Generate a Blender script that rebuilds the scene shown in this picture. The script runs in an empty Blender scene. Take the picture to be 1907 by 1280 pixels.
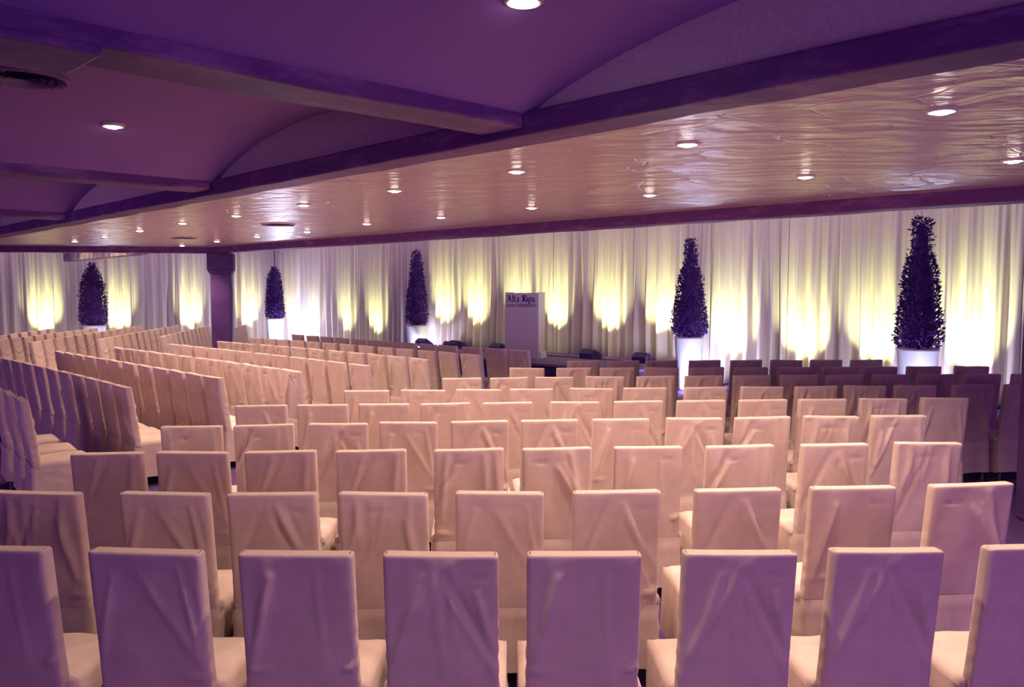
import bpy, math, random
import numpy as np
from mathutils import Vector, Matrix

# ------------------------------------------------------------------ camera, world, lights, exposure
F_PX, HORIZON, CAM_H = 1510.0, 534.0, 2.07
SC = bpy.context.scene
COL = SC.collection
cam_d = bpy.data.cameras.new('camera')
cam = bpy.data.objects.new('camera', cam_d)
COL.objects.link(cam)
cam_d.sensor_width = 36.0
cam_d.lens = 36.0 * F_PX / 1907.0
cam_d.clip_end = 200
PITCH = math.atan((640.0 - HORIZON) / F_PX)
cam.location = (0, 0, CAM_H)
cam.rotation_euler = (math.pi / 2 - PITCH, 0, 0)
SC.camera = cam

SC.view_settings.view_transform = 'Standard'
SC.view_settings.look = 'None'
SC.view_settings.gamma = 1.0
SC.view_settings.use_curve_mapping = False
SC.view_settings.exposure = 0.0
SC.cycles.use_denoising = True
SC.cycles.use_adaptive_sampling = True
SC.cycles.adaptive_threshold = 0.03
SC.cycles.max_bounces = 6
SC.cycles.diffuse_bounces = 3
SC.cycles.glossy_bounces = 3
SC.cycles.sample_clamp_indirect = 4.0
SC.cycles.caustics_reflective = False
SC.cycles.caustics_refractive = False

PURPLE = (0.30, 0.075, 0.78)
WARM = (1.0, 0.72, 0.47)
GLOW = (0.90, 1.0, 0.42)
ICE = (0.72, 0.74, 1.0)

world = bpy.data.worlds.new('world')
SC.world = world
world.use_nodes = True
bg = world.node_tree.nodes['Background']
bg.inputs[0].default_value = (0.36, 0.065, 0.74, 1)
bg.inputs[1].default_value = 0.52

def area_light(name, loc, aim, sx, sy, power, color, spread=180):
    d = bpy.data.lights.new(name, 'AREA')
    d.shape = 'RECTANGLE'; d.size = sx; d.size_y = sy
    d.energy = power; d.color = color; d.spread = math.radians(spread)
    o = bpy.data.objects.new(name, d); COL.objects.link(o)
    o.location = loc
    o.rotation_euler = (Vector(aim) - Vector(loc)).to_track_quat('-Z', 'Y').to_euler()
    return o

def spot_light(name, loc, aim, power, color, deg, blend=0.6, radius=0.05):
    d = bpy.data.lights.new(name, 'SPOT')
    d.energy = power; d.color = color; d.spot_size = math.radians(deg); d.spot_blend = blend
    d.shadow_soft_size = radius
    o = bpy.data.objects.new(name, d); COL.objects.link(o)
    o.location = loc
    o.rotation_euler = (Vector(aim) - Vector(loc)).to_track_quat('-Z', 'Y').to_euler()
    return o

# unseen lilac fill lights, added behind the audience and above the drapes to lift shadows
area_light('lilac_fill_rear', (3.7, -2.5, 1.7), (2.2, 4, 2.75), 4, 1.0, 90, (0.70, 0.34, 0.86))
area_light('lilac_fill_left', (-7.5, 0.5, 1.9), (-6.0, 9, 0.9), 2.5, 0.8, 22, (0.74, 0.40, 0.88), 75)
area_light('lilac_fill_stage', (1.0, 11.2, 3.45), (0.0, 18, 1.2), 4.0, 0.2, 50, (0.80, 0.50, 0.80))
area_light('lilac_fill_drapes', (0.35, 19.55, 4.0), (1.3, 20.6, 1.0), 22, 0.25, 60, (0.85, 0.62, 0.85))
for hx, hy in ((-6.3,18.6), (-8.0,20.6), (-9.6,17.6), (-11.5,19.5)):  # unseen warm spots added to brighten the fronts of the far-left chairs
    spot_light('added_spot_behind_left_beam', (hx, hy, 4.1), (hx-0.6, hy-0.3, 0), 230, WARM, 140, 0.7, 0.06)
area_light('lilac_fill_corner', (-13.0, 23.0, 4.0), (-13.8, 23.9, 1.0), 9, 0.25, 30, (0.85, 0.62, 0.85))  # one more added lilac fill, over the left drapes
POWER_DOWN, POWER_UP, POWER_POT = 142, 560, 60

# ------------------------------------------------------------------ geometry of the hall
U = (math.cos(math.radians(134)), math.sin(math.radians(134)))      # along the beams, to the left and away
V = (math.cos(math.radians(44)), math.sin(math.radians(44)))        # across them, to the right and away
J = (0.0, 3.77)                                                     # where the first cross beam meets the near beam
def uv(t, s):   # metres along the near beam, metres beyond it
    return (J[0] + U[0]*t + V[0]*s, J[1] + U[1]*t + V[1]*s)
def ray(px, py, z):      # floor position of a photo pixel lying at height z
    cx, cy = (px - 953.5) / F_PX, (py - 640.0) / F_PX
    c, s = math.cos(PITCH), math.sin(PITCH)
    dx, dy, dz = cx, c - cy * s, -s - cy * c
    t = (z - CAM_H) / dz
    return (dx * t, dy * t)
def colx(px):    # X/Y slope of the vertical plane through a photo column near the horizon
    return (px - 953.5) / F_PX * math.cos(PITCH)

WD = (math.cos(math.radians(137)), math.sin(math.radians(137)))     # direction of the right drape wall
WN = (-WD[1] * -1, 0)
WN = (math.sin(math.radians(137)), -math.cos(math.radians(137)))    # its normal, pointing away from the hall
def wp(n, s):
    return (WN[0]*n + WD[0]*s, WN[1]*n + WD[1]*s)
def wall_hit(px, n):
    r = colx(px); y = n / (r*WN[0] + WN[1]); x = r*y
    return x, y, x*WD[0] + y*WD[1]
N_DRAPE = 15.6
CORNER = wall_hit(513, N_DRAPE)
LW = (-V[0], -V[1])                                                 # direction of the left drape wall

# ------------------------------------------------------------------ mesh helpers
class MB:
    def __init__(self): self.v = []; self.f = []; self.sm = []
    def add(self, vs, fs, smooth=False):
        b = len(self.v); self.v += [tuple(p) for p in vs]
        for f in fs: self.f.append(tuple(i + b for i in f)); self.sm.append(smooth)
    def box(self, x0, x1, y0, y1, z0, z1):
        vs = [(x0,y0,z0),(x1,y0,z0),(x1,y1,z0),(x0,y1,z0),(x0,y0,z1),(x1,y0,z1),(x1,y1,z1),(x0,y1,z1)]
        self.add(vs, [(0,3,2,1),(4,5,6,7),(0,1,5,4),(1,2,6,5),(2,3,7,6),(3,0,4,7)])
    def prism(self, base, z0, z1):       # vertical prism on a floor polygon (counter-clockwise)
        n = len(base)
        vs = [(x,y,z0) for x,y in base] + [(x,y,z1) for x,y in base]
        fs = [tuple(range(n-1,-1,-1)), tuple(range(n,2*n))]
        fs += [(i,(i+1)%n,(i+1)%n+n,i+n) for i in range(n)]
        self.add(vs, fs)
    def lathe(self, prof, n=24, cx=0, cy=0, cap=True, smooth=True):
        vs = []
        for r, z in prof:
            for k in range(n):
                a = 2*math.pi*k/n; vs.append((cx+r*math.cos(a), cy+r*math.sin(a), z))
        fs = []
        for i in range(len(prof)-1):
            for k in range(n):
                k2 = (k+1) % n; fs.append((i*n+k, i*n+k2, (i+1)*n+k2, (i+1)*n+k))
        self.add(vs, fs, smooth)
        if cap:
            b = len(self.v) - len(vs)
            self.f.append(tuple(b + k for k in range(n-1,-1,-1))); self.sm.append(False)
            self.f.append(tuple(b + (len(prof)-1)*n + k for k in range(n))); self.sm.append(False)
    def tube(self, pts, r, n=6):
        pts = [Vector(p) for p in pts]; vs = []
        for i, p in enumerate(pts):
            d = (pts[min(i+1,len(pts)-1)] - pts[max(i-1,0)]).normalized()
            a = d.orthogonal().normalized(); b = d.cross(a)
            for k in range(n):
                t = 2*math.pi*k/n; vs.append(p + a*r*math.cos(t) + b*r*math.sin(t))
        fs = [(i*n+k, i*n+(k+1)%n, (i+1)*n+(k+1)%n, (i+1)*n+k) for i in range(len(pts)-1) for k in range(n)]
        self.add(vs, fs, True)
    def mesh(self, name, m):
        me = bpy.data.meshes.new(name); me.from_pydata(self.v, [], self.f)
        me.polygons.foreach_set('use_smooth', self.sm)
        me.materials.append(m); me.update()
        return me

def link(name, me, parent=None, loc=(0,0,0), rz=0.0):
    o = bpy.data.objects.new(name, me); COL.objects.link(o)
    o.location = loc; o.rotation_euler = (0,0,rz)
    if parent: o.parent = parent
    return o
def obj(name, mb, m, parent=None, loc=(0,0,0), rz=0.0):
    return link(name, mb.mesh(name, m), parent, loc, rz)
def tag(o, label, cat, group=None):
    o['label'] = label; o['category'] = cat
    if group: o['group'] = group
    return o
def thing(name, label, cat, loc=(0,0,0), rz=0.0, group=None):
    return tag(link(name, None, None, loc, rz), label, cat, group)
def struct(name, mb, m, parent=None):
    o = obj(name, mb, m, parent)
    if not parent: o['kind'] = 'structure'
    return o
def bevel(o, w, seg=2):
    b = o.modifiers.new('bevel', 'BEVEL'); b.width = w; b.segments = seg; b.limit_method = 'ANGLE'
    return o

# ------------------------------------------------------------------ materials
def mat(name, color, rough=0.6, spec=0.3, **kw):
    m = bpy.data.materials.new(name); m.use_nodes = True
    nt = m.node_tree; b = nt.nodes['Principled BSDF']
    b.inputs['Base Color'].default_value = (*color, 1)
    b.inputs['Roughness'].default_value = rough
    b.inputs['Specular IOR Level'].default_value = spec
    for k, v in kw.items(): b.inputs[k.replace('_', ' ')].default_value = v
    return m, nt, b
def noise(nt, scale, detail=3, rough=0.5, coord='Object', stretch=(1,1,1)):
    tc = nt.nodes.new('ShaderNodeTexCoord'); mp = nt.nodes.new('ShaderNodeMapping')
    mp.inputs['Scale'].default_value = stretch
    nt.links.new(tc.outputs[coord], mp.inputs[0])
    n = nt.nodes.new('ShaderNodeTexNoise')
    n.inputs['Scale'].default_value = scale; n.inputs['Detail'].default_value = detail; n.inputs['Roughness'].default_value = rough
    nt.links.new(mp.outputs[0], n.inputs['Vector'])
    return n, mp
def bump(nt, b, height, strength, dist, chain=None):
    bp = nt.nodes.new('ShaderNodeBump'); bp.inputs['Strength'].default_value = strength; bp.inputs['Distance'].default_value = dist
    nt.links.new(height, bp.inputs['Height'])
    if chain: nt.links.new(chain.outputs[0], bp.inputs['Normal'])
    nt.links.new(bp.outputs[0], b.inputs['Normal'])
    return bp
def vary(nt, b, fac, c0, c1, lo=0.35, hi=0.65):
    r = nt.nodes.new('ShaderNodeValToRGB')
    r.color_ramp.elements[0].position = lo; r.color_ramp.elements[0].color = (*c0, 1)
    r.color_ramp.elements[1].position = hi; r.color_ramp.elements[1].color = (*c1, 1)
    nt.links.new(fac, r.inputs[0]); nt.links.new(r.outputs[0], b.inputs['Base Color'])
    return r

M = {}
# chair cloth: cream cotton
m, nt, b = mat('cream_cotton', (0.86, 0.76, 0.72), 0.85, 0.15)
n, _ = noise(nt, 9, 4); vary(nt, b, n.outputs[0], (0.61,0.465,0.465), (0.68,0.52,0.52))
n2, _ = noise(nt, 160, 2); b1 = bump(nt, b, n2.outputs[0], 0.25, 0.002)
n3, _ = noise(nt, 14, 3, 0.6, stretch=(1,1,0.35)); bump(nt, b, n3.outputs[0], 0.30, 0.012, b1)
b.inputs['Sheen Weight'].default_value = 0.15
M['cloth'] = m
# drapes
m, nt, b = mat('drape_satin', (0.72, 0.62, 0.58), 0.7, 0.25)
n, _ = noise(nt, 60, 2, stretch=(1,1,0.02)); bump(nt, b, n.outputs[0], 0.25, 0.01)
M['drape'] = m
# vaulted plaster
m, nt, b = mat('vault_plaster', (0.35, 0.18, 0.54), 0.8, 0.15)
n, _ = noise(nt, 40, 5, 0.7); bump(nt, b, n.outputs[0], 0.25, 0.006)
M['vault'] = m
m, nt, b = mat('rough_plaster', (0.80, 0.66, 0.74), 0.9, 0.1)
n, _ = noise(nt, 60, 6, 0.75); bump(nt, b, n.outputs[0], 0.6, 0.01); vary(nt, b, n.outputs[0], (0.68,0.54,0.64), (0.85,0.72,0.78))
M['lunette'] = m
# glossy trowelled ceiling
m, nt, b = mat('trowelled_gloss_plaster', (0.62, 0.42, 0.52), 0.27, 0.7)
nd, _ = noise(nt, 1.1, 2)
tc = nt.nodes.new('ShaderNodeTexCoord')
mix = nt.nodes.new('ShaderNodeVectorMath'); mix.operation = 'MULTIPLY_ADD'
mix.inputs[1].default_value = (0.9,0.9,0.0)
nt.links.new(nd.outputs['Color'], mix.inputs[0]); nt.links.new(tc.outputs['Object'], mix.inputs[2])
mp = nt.nodes.new('ShaderNodeMapping'); mp.inputs['Scale'].default_value = (1.0, 2.2, 1.0)
nt.links.new(mix.outputs[0], mp.inputs[0])
vo = nt.nodes.new('ShaderNodeTexVoronoi'); vo.feature = 'F1'; vo.inputs['Scale'].default_value = 2.6
nt.links.new(mp.outputs[0], vo.inputs['Vector'])
vs = nt.nodes.new('ShaderNodeSeparateXYZ')
# each trowel sweep: a smooth tilt inside the cell that ends in a sharp ridge
sub = nt.nodes.new('ShaderNodeVectorMath'); sub.operation = 'SUBTRACT'
nt.links.new(mp.outputs[0], sub.inputs[0]); nt.links.new(vo.outputs['Position'], sub.inputs[1])
nt.links.new(sub.outputs[0], vs.inputs[0])
ad = nt.nodes.new('ShaderNodeMath'); ad.operation = 'MULTIPLY_ADD'; ad.inputs[1].default_value = 0.55
nt.links.new(vs.outputs[1], ad.inputs[0]); nt.links.new(vo.outputs['Distance'], ad.inputs[2])
vo2 = nt.nodes.new('ShaderNodeTexVoronoi'); vo2.feature = 'DISTANCE_TO_EDGE'; vo2.inputs['Scale'].default_value = 1.5
nt.links.new(mp.outputs[0], vo2.inputs['Vector'])
er = nt.nodes.new('ShaderNodeMapRange'); er.inputs['From Max'].default_value = 0.03; er.interpolation_type = 'SMOOTHSTEP'
nt.links.new(vo2.outputs['Distance'], er.inputs[0])
b0_ = bump(nt, b, er.outputs[0], 0.35, 0.02)
b1 = bump(nt, b, ad.outputs[0], 0.38, 0.06, b0_)
n5, _ = noise(nt, 5, 4, 0.6, stretch=(1,2.5,1)); bump(nt, b, n5.outputs[0], 0.35, 0.04, b1)
M['trowel'] = m
# beams: worn painted timber / concrete
m, nt, b = mat('worn_painted_beam', (0.17, 0.10, 0.30), 0.55, 0.35)
n, _ = noise(nt, 3.0, 8, 0.7, stretch=(1,1,3)); vary(nt, b, n.outputs[0], (0.15,0.045,0.24), (0.36,0.19,0.44), 0.5, 0.80)
bump(nt, b, n.outputs[0], 0.4, 0.01)
M['beam'] = m
m, nt, b = mat('whitewashed_beam', (0.6, 0.5, 0.5), 0.8, 0.2)
n, _ = noise(nt, 2.5, 4, 0.6); vary(nt, b, n.outputs[0], (0.30,0.20,0.42), (0.72,0.62,0.58), 0.42, 0.58)
M['whitewash'] = m
m, nt, b = mat('painted_column', (0.10, 0.04, 0.20), 0.6, 0.25)
n, _ = noise(nt, 2.5, 6, 0.65); vary(nt, b, n.outputs[0], (0.085,0.032,0.17), (0.13,0.06,0.25))
M['column'] = m
m, nt, b = mat('dark_carpet', (0.10, 0.055, 0.20), 0.95, 0.05)
n, _ = noise(nt, 300, 3); vary(nt, b, n.outputs[0], (0.08,0.045,0.17), (0.13,0.07,0.24)); bump(nt, b, n.outputs[0], 0.5, 0.004)
M['carpet'] = m
m, nt, b = mat('stage_felt', (0.26, 0.17, 0.30), 0.9, 0.1)
n, _ = noise(nt, 25, 3); vary(nt, b, n.outputs[0], (0.22,0.14,0.27), (0.30,0.20,0.33))
M['stage'] = m
M['stage_skirt'] = mat('black_stage_skirt', (0.09, 0.045, 0.20), 0.9, 0.1)[0]
M['white_board'] = mat('white_lacquer_board', (0.82, 0.74, 0.76), 0.5, 0.3)[0]
M['ink'] = mat('violet_ink', (0.10, 0.03, 0.30), 0.7, 0.1)[0]
M['black'] = mat('black_housing', (0.07, 0.035, 0.17), 0.6, 0.3)[0]
M['metal_trim'] = mat('white_metal_trim', (0.75, 0.66, 0.66), 0.3, 0.5)[0]
M['vent'] = mat('vent_metal', (0.22, 0.12, 0.34), 0.5, 0.4)[0]
M['leg'] = mat('dark_chair_leg', (0.16, 0.09, 0.22), 0.5, 0.4)[0]
m, nt, b = mat('violet_foliage', (0.12, 0.05, 0.26), 0.7, 0.15)
n, _ = noise(nt, 6, 2); vary(nt, b, n.outputs[0], (0.10,0.035,0.24), (0.16,0.07,0.33))
M['leaf'] = m
M['bark'] = mat('bark', (0.14, 0.08, 0.24), 0.9, 0.1)[0]
m, nt, b = mat('translucent_planter', (0.86, 0.86, 0.95), 0.35, 0.4)
b.inputs['Transmission Weight'].default_value = 0.0
M['pot'] = m
M['soil'] = mat('soil', (0.08, 0.05, 0.14), 0.95, 0.05)[0]
M['purple_wall'] = mat('plain_wall', (0.40, 0.25, 0.50), 0.9, 0.1)[0]
m = bpy.data.materials.new('lamp_glow'); m.use_nodes = True
nt = m.node_tree; nt.nodes.remove(nt.nodes['Principled BSDF'])
e = nt.nodes.new('ShaderNodeEmission'); e.inputs[0].default_value = (1, 0.86, 0.74, 1); e.inputs[1].default_value = 30
nt.links.new(e.outputs[0], nt.nodes['Material Output'].inputs[0])
M['lamp'] = m
m = bpy.data.materials.new('floodlight_lens'); m.use_nodes = True
nt = m.node_tree; nt.nodes.remove(nt.nodes['Principled BSDF'])
e = nt.nodes.new('ShaderNodeEmission'); e.inputs[0].default_value = (1, 0.95, 0.5, 1); e.inputs[1].default_value = 12
nt.links.new(e.outputs[0], nt.nodes['Material Output'].inputs[0])
M['lens'] = m

# ------------------------------------------------------------------ room shell
Z_BOT, Z_CEIL, Z_SPRING, RISE = CAM_H + 0.68, CAM_H + 0.80, CAM_H + 0.77, 0.285
mb = MB(); mb.prism([(-22,-7),(17,-7),(17,33),(-22,33)], -0.15, 0.0); struct('floor', mb, M['carpet'])

JOINTS = [-6.9, -3.45, 0.0, 3.28, 6.85, 10.3, 13.8]     # cross beams along the near beam
CW = 0.27                                             # cross beam width
# vaulted ceiling, one barrel per bay, running back over the audience
mb = MB()
for a, c in zip(JOINTS[:-1], JOINTS[1:]):
    t0, t1 = a + CW - 0.07, c - 0.05
    NS, NL = 28, 24
    vs = []
    for i in range(NS + 1):
        f = i / NS; t = t0 + (t1 - t0)*f
        z = Z_SPRING + RISE * (1 - (2*f - 1)**2) ** 0.85
        for j in range(NL + 1):
            s = 0.06 - 15.0 * j / NL
            x, y = uv(t, s); vs.append((x, y, z))
    fs = [(i*(NL+1)+j, i*(NL+1)+j+1, (i+1)*(NL+1)+j+1, (i+1)*(NL+1)+j) for i in range(NS) for j in range(NL)]
    mb.add(vs, fs, True)
# solid slab over the vaults
q = [uv(JOINTS[0], 0.06), uv(JOINTS[-1], 0.06), uv(JOINTS[-1], -15), uv(JOINTS[0], -15)]
mb.prism(q, Z_SPRING + RISE + 0.03, Z_SPRING + RISE + 0.2)
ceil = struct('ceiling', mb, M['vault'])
# lunettes: upright plaster wall that stands on the near beam and closes each vault
mb = MB()
q = [uv(JOINTS[0], 0.05), uv(JOINTS[0], 0.20), uv(JOINTS[-1], 0.20), uv(JOINTS[-1], 0.05)]
mb.prism(q, Z_SPRING - 0.01, Z_SPRING + RISE + 0.2)
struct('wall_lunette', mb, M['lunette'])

# far beam / left beam geometry
FB0, FB1 = Vector((4.21, 6.67)), Vector((-6.0, 16.85))
fd = (FB1 - FB0).normalized(); fn = Vector((fd.y, -fd.x))            # fn points away from the hall
GL = Vector((-13.2, 15.75)); gd = (GL - FB1).normalized(); gn = Vector((-gd.y, gd.x)) * -1
if gn.y < 0: gn = -gn
if fn.y < 0: fn = -fn
# trowelled ceiling between the beams
mb = MB()
def P2(v, a, d, b, n): return (v.x + d.x*a + n.x*b, v.y + d.y*a + n.y*b)
edge_f = [P2(FB0, -6.5 + (20.9*k/14), fd, -0.12, fn) for k in range(15)]
edge_n = [uv(-7.5 + 20.9*k/14, 0.1) for k in range(15)]
for k in range(14):
    mb.prism([edge_n[k], edge_f[k], edge_f[k+1], edge_n[k+1]], Z_CEIL, Z_CEIL + 0.15)
mb.prism([edge_n[14], edge_f[14], P2(GL, 0, gd, -0.12, gn), uv(16.9, 0.1)], Z_CEIL, Z_CEIL + 0.15)
tr = struct('ceiling_trowelled', mb, M['trowel'])
# high ceiling and bulkhead over the stage strip
mb = MB()
mb.prism([P2(FB0,-6.5,fd,-0.2,fn), P2(FB0,-6.5,fd,12,fn), P2(FB1,4,fd,12,fn), (-20,24), P2(GL,3,gd,-0.1,gn), (FB1.x,FB1.y)], 4.2, 4.35)
struct('ceiling_stage', mb, M['purple_wall'])
mb = MB(); mb.prism([P2(FB0,-6.5,fd,-0.18,fn), P2(FB0,-6.5,fd,-0.05,fn), P2(FB1,0,fd,-0.05,fn), P2(FB1,0,fd,-0.18,fn)], Z_CEIL+0.15, 4.2)
mb.prism([P2(FB1,0,gd,-0.18,gn), P2(FB1,0,gd,-0.05,gn), P2(GL,0,gd,-0.05,gn), P2(GL,0,gd,-0.18,gn)], Z_CEIL+0.15, 4.2)
struct('wall_bulkhead', mb, M['purple_wall'])
# walls behind the drapes
mb = MB()
a = wp(N_DRAPE+0.35, -1.5); c = (CORNER[0] + WN[0]*0.35 + WD[0]*1.2, CORNER[1] + WN[1]*0.35 + WD[1]*1.2)
mb.prism([a, (a[0]+WN[0]*.2, a[1]+WN[1]*.2), (c[0]+WN[0]*.2, c[1]+WN[1]*.2), c], 0, 4.2)
struct('wall_right', mb, M['purple_wall'])
mb = MB()
a = (CORNER[0] - 0.3*V[1]*1.2 , CORNER[1] + 0.45)
c = (a[0] + LW[0]*15, a[1] + LW[1]*15)
nn = (-LW[1]*-1, 0); nl = (-V[1], V[0])
mb.prism([a, c, (c[0]+nl[0]*.2, c[1]+nl[1]*.2), (a[0]+nl[0]*.2, a[1]+nl[1]*.2)][::-1], 0, 4.2)
struct('wall_left', mb, M['purple_wall'])

# ------------------------------------------------------------------ beams and columns
def beam(name, label, p0, p1, w0, w1, nrm, z0, z1, material, bev=0.012):
    """box between p0 and p1, from offset w0 to w1 along nrm; origin at its base"""
    d = Vector(p1) - Vector(p0); L = d.length; ang = math.atan2(d.y, d.x)
    side = 1 if (-math.sin(ang)*nrm[0] + math.cos(ang)*nrm[1]) > 0 else -1
    y0, y1 = sorted((side*w0, side*w1))
    rnd = random.Random(len(label))
    mb = MB(); k = max(2, int(L / 0.35)); vs = []; fs = []
    for i in range(k + 1):
        x = L * i / k
        j = lambda: rnd.uniform(-0.005, 0.005)
        vs += [(x, y0+j(), z0+j()), (x, y1+j(), z0+j()), (x, y1+j(), z1), (x, y0+j(), z1)]
    for i in range(k):
        for q in range(4): fs.append((i*4+q, i*4+(q+1)%4, (i+1)*4+(q+1)%4, (i+1)*4+q))
    fs += [(3,2,1,0), (k*4, k*4+1, k*4+2, k*4+3)]
    mb.add(vs, fs)
    o = obj(name, mb, material, None, (p0[0], p0[1], 0), ang)
    bevel(o, bev, 2)
    return tag(o, label, 'beam', 'ceiling beams')
beam('ceiling_beam', 'long dark beam crossing the whole picture, below the pale arched wall', uv(-6.9,0), uv(16.8,0), 0.0, 0.20, V, Z_BOT, Z_SPRING+0.02, M['beam'])
beam('ceiling_beam', 'dark beam along the top of the right-hand drapes, resting on the column', P2(FB0,-6,fd,0,fn), P2(FB1,-0.12,fd,0,fn), -0.25, 0.0, fn, Z_BOT, Z_CEIL+0.02, M['beam'])
beam('ceiling_beam', 'dark beam running level from the column to the left edge', P2(FB1,0.14,gd,0,gn), (GL.x,GL.y), -0.25, 0.0, gn, Z_BOT, Z_CEIL+0.02, M['beam'])
bs = Vector(ray(255, 474, Z_BOT)); be = Vector(ray(118, 487.5, Z_BOT)); bd = (be - bs).normalized()
beam('ceiling_beam', 'flaking whitewashed beam stub behind the left beam, above the leftmost tree', (bs.x,bs.y), (be.x,be.y), 0.0, 0.22, (bd.y,-bd.x), Z_BOT, Z_BOT+0.45, M['whitewash'])
names = ['', '', 'thick dark cross beam nearest the camera, running to the top left corner',
         'second dark cross beam, level with the left edge below the ceiling lamp',
         'third dark cross beam, farthest away, at the left edge', '', '']
for i, t in enumerate(JOINTS):
    if i < 1 or i > 5: continue
    lab = names[i] or ('short dark cross beam hidden behind the third cross beam' if i > 4 else 'dark cross beam over the audience outside the right edge')
    beam('cross_beam', lab, uv(t, 0.0), uv(t, -13), -0.07, CW-0.07, U, CAM_H+0.715, Z_SPRING+0.03, M['beam'])
# bracket block under the nearest cross beam where it thickens
x, y = ray(172, 112, CAM_H+0.69)
sb = -((x-J[0])*V[0] + (y-J[1])*V[1])
p0, p1 = uv(0.0, -sb), uv(0.0, -sb-6)
beam('cross_beam', 'thicker end piece of the nearest cross beam at the top left', p0, p1, -0.105, CW-0.02, U, CAM_H+0.685, CAM_H+0.714, M['beam'])

def column(loc, rz, label, w=0.40, cap=True):
    t = thing('column', label, 'column', (loc[0], loc[1], 0), rz)
    mb = MB(); h = w/2; mb.box(-h,h,-h,h,0,Z_BOT-0.42 if cap else Z_BOT); bevel(obj('shaft', mb, M['column'], t), 0.03, 2)
    if cap:
        mb = MB(); k = h + 0.055
        mb.box(-k,k,-k,k,Z_BOT-0.34,Z_BOT)
        vs = [(-h,-h,Z_BOT-.44),(h,-h,Z_BOT-.44),(h,h,Z_BOT-.44),(-h,h,Z_BOT-.44),(-k,-k,Z_BOT-.34),(k,-k,Z_BOT-.34),(k,k,Z_BOT-.34),(-k,k,Z_BOT-.34)]
        mb.add(vs, [(0,3,2,1),(0,1,5,4),(1,2,6,5),(2,3,7,6),(3,0,4,7)])
        bevel(obj('capital', mb, M['column'], t), 0.012, 2)
    return t
cc = (-5.985, 16.76)
column(cc, math.radians(14), 'dark square column with a flared capital, holding up the two beams')
column((4.71, 6.97), math.radians(0), 'plain pillar just inside the right edge of the picture', 0.40, False)

# ------------------------------------------------------------------ stage
ST_H = 0.43
S0, S1, NF, NB = 9.05, 16.75, 13.03, 15.45
st = thing('stage_platform', 'low grey carpeted stage platform in front of the drapes', 'stage')
ns = 4
for k in range(ns):
    a, c = S0 + (S1-S0)*k/ns, S0 + (S1-S0)*(k+1)/ns - 0.008
    for (n0, n1) in ((NF, (NF+NB)/2-0.004), ((NF+NB)/2+0.004, NB)):
        mb = MB(); mb.prism([wp(n0,a), wp(n1,a), wp(n1,c), wp(n0,c)][::1], ST_H-0.05, ST_H)
        obj('deck_panel', mb, M['stage'], st)
mb = MB(); mb.prism([wp(NF+0.03,S0+.03), wp(NB,S0+.03), wp(NB,S1-.03), wp(NF+0.03,S1-.03)], 0, ST_H-0.05)
obj('skirt', mb, M['stage_skirt'], st)

# ------------------------------------------------------------------ drapes
def drape(p0, d, width, nrm, seed, label, top=4.15, group=None):
    """pleated panel hanging from p0 along d; nrm points into the hall"""
    rnd = random.Random(seed)
    NX, NZ = int(width / 0.022), 16
    fine = np.cumsum([rnd.uniform(0.075, 0.15) for _ in range(80)])
    coarse = np.cumsum([rnd.uniform(0.17, 0.42) for _ in range(40)])
    xs = np.linspace(0, width, NX+1)
    def phase(xx, knots):
        i = np.searchsorted(knots, xx); prev = np.where(i > 0, knots[np.maximum(i-1,0)], 0.0)
        return i + (xx - prev) / (knots[i] - prev)
    pf = phase(xs, fine); pc = phase(xs, coarse)
    amp_c = np.array([0.5 + 0.5*math.sin(3.1*x + seed) for x in xs])
    mb = MB(); vs = []
    for j in range(NZ+1):
        z = top * j / NZ; h = j / NZ
        k = h ** 1.5
        wob = 0.012*np.sin(2.3*z + xs*1.7 + seed)
        off = (1-k) * (0.085 + 0.045*amp_c) * np.sin(2*math.pi*pc + 0.5*math.sin(z + seed)) \
            + (0.034 + 0.012*h) * (np.sin(2*math.pi*pf)*0.6 + 1.1*np.abs(np.sin(math.pi*pf)) - 0.7) * (0.45 + 0.55*k) + wob
        edge_t = np.clip(np.minimum(xs, width-xs)/0.10, 0, 1); off = off*edge_t
        sh = (1-k) * 0.02*np.sin(2*math.pi*pc*0.5)*edge_t
        for i in range(NX+1):
            x = xs[i] + sh[i]*(1 if 0 < i < NX else 0)
            vs.append((x, off[i], z if j else 0.02))
    fs = [(j*(NX+1)+i, j*(NX+1)+i+1, (j+1)*(NX+1)+i+1, (j+1)*(NX+1)+i) for j in range(NZ) for i in range(NX)]
    mb.add(vs, fs, True)
    o = obj('curtain', mb, M['drape'], None, (p0[0], p0[1], 0), math.atan2(d[1], d[0]))
    so = o.modifiers.new('thick', 'SOLIDIFY'); so.thickness = 0.004
    return tag(o, label, 'curtain', group)
ss = CORNER[2]
cuts = []
for px in (2250, 1905, 1712, 1467, 1323, 1180, 1030, 930, 840, 745, 665, 590, 513):
    cuts.append(wall_hit(px, N_DRAPE)[2])
where_r = ['outermost panel beside the pillar at the right edge', 'panel right of the tallest tree', 'panel left of the tallest tree on the right',
           'panel right of the tree past the stage end', 'panel behind the tree past the stage end', 'panel behind the right half of the stage',
           'panel just right of the lectern', 'panel behind the lectern', 'panel left of the lectern', 'panel behind the tree at the left stage end',
           'panel second left of the stage', 'panel next to the corner tree']
for i in range(len(cuts)-1):
    a, c = cuts[i], cuts[i+1]
    p0 = wp(N_DRAPE, a)
    drape(p0, WD, c-a-0.008, None, 11+i, 'cream drape on the right wall, ' + where_r[i], group='drapes on the right wall')
where_l = ['panel beside the room corner behind the column', 'panel left of the column', 'panel right of the leftmost tree', 'panel behind the leftmost tree', 'panel at the left edge', 'panel outside the left edge']
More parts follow.
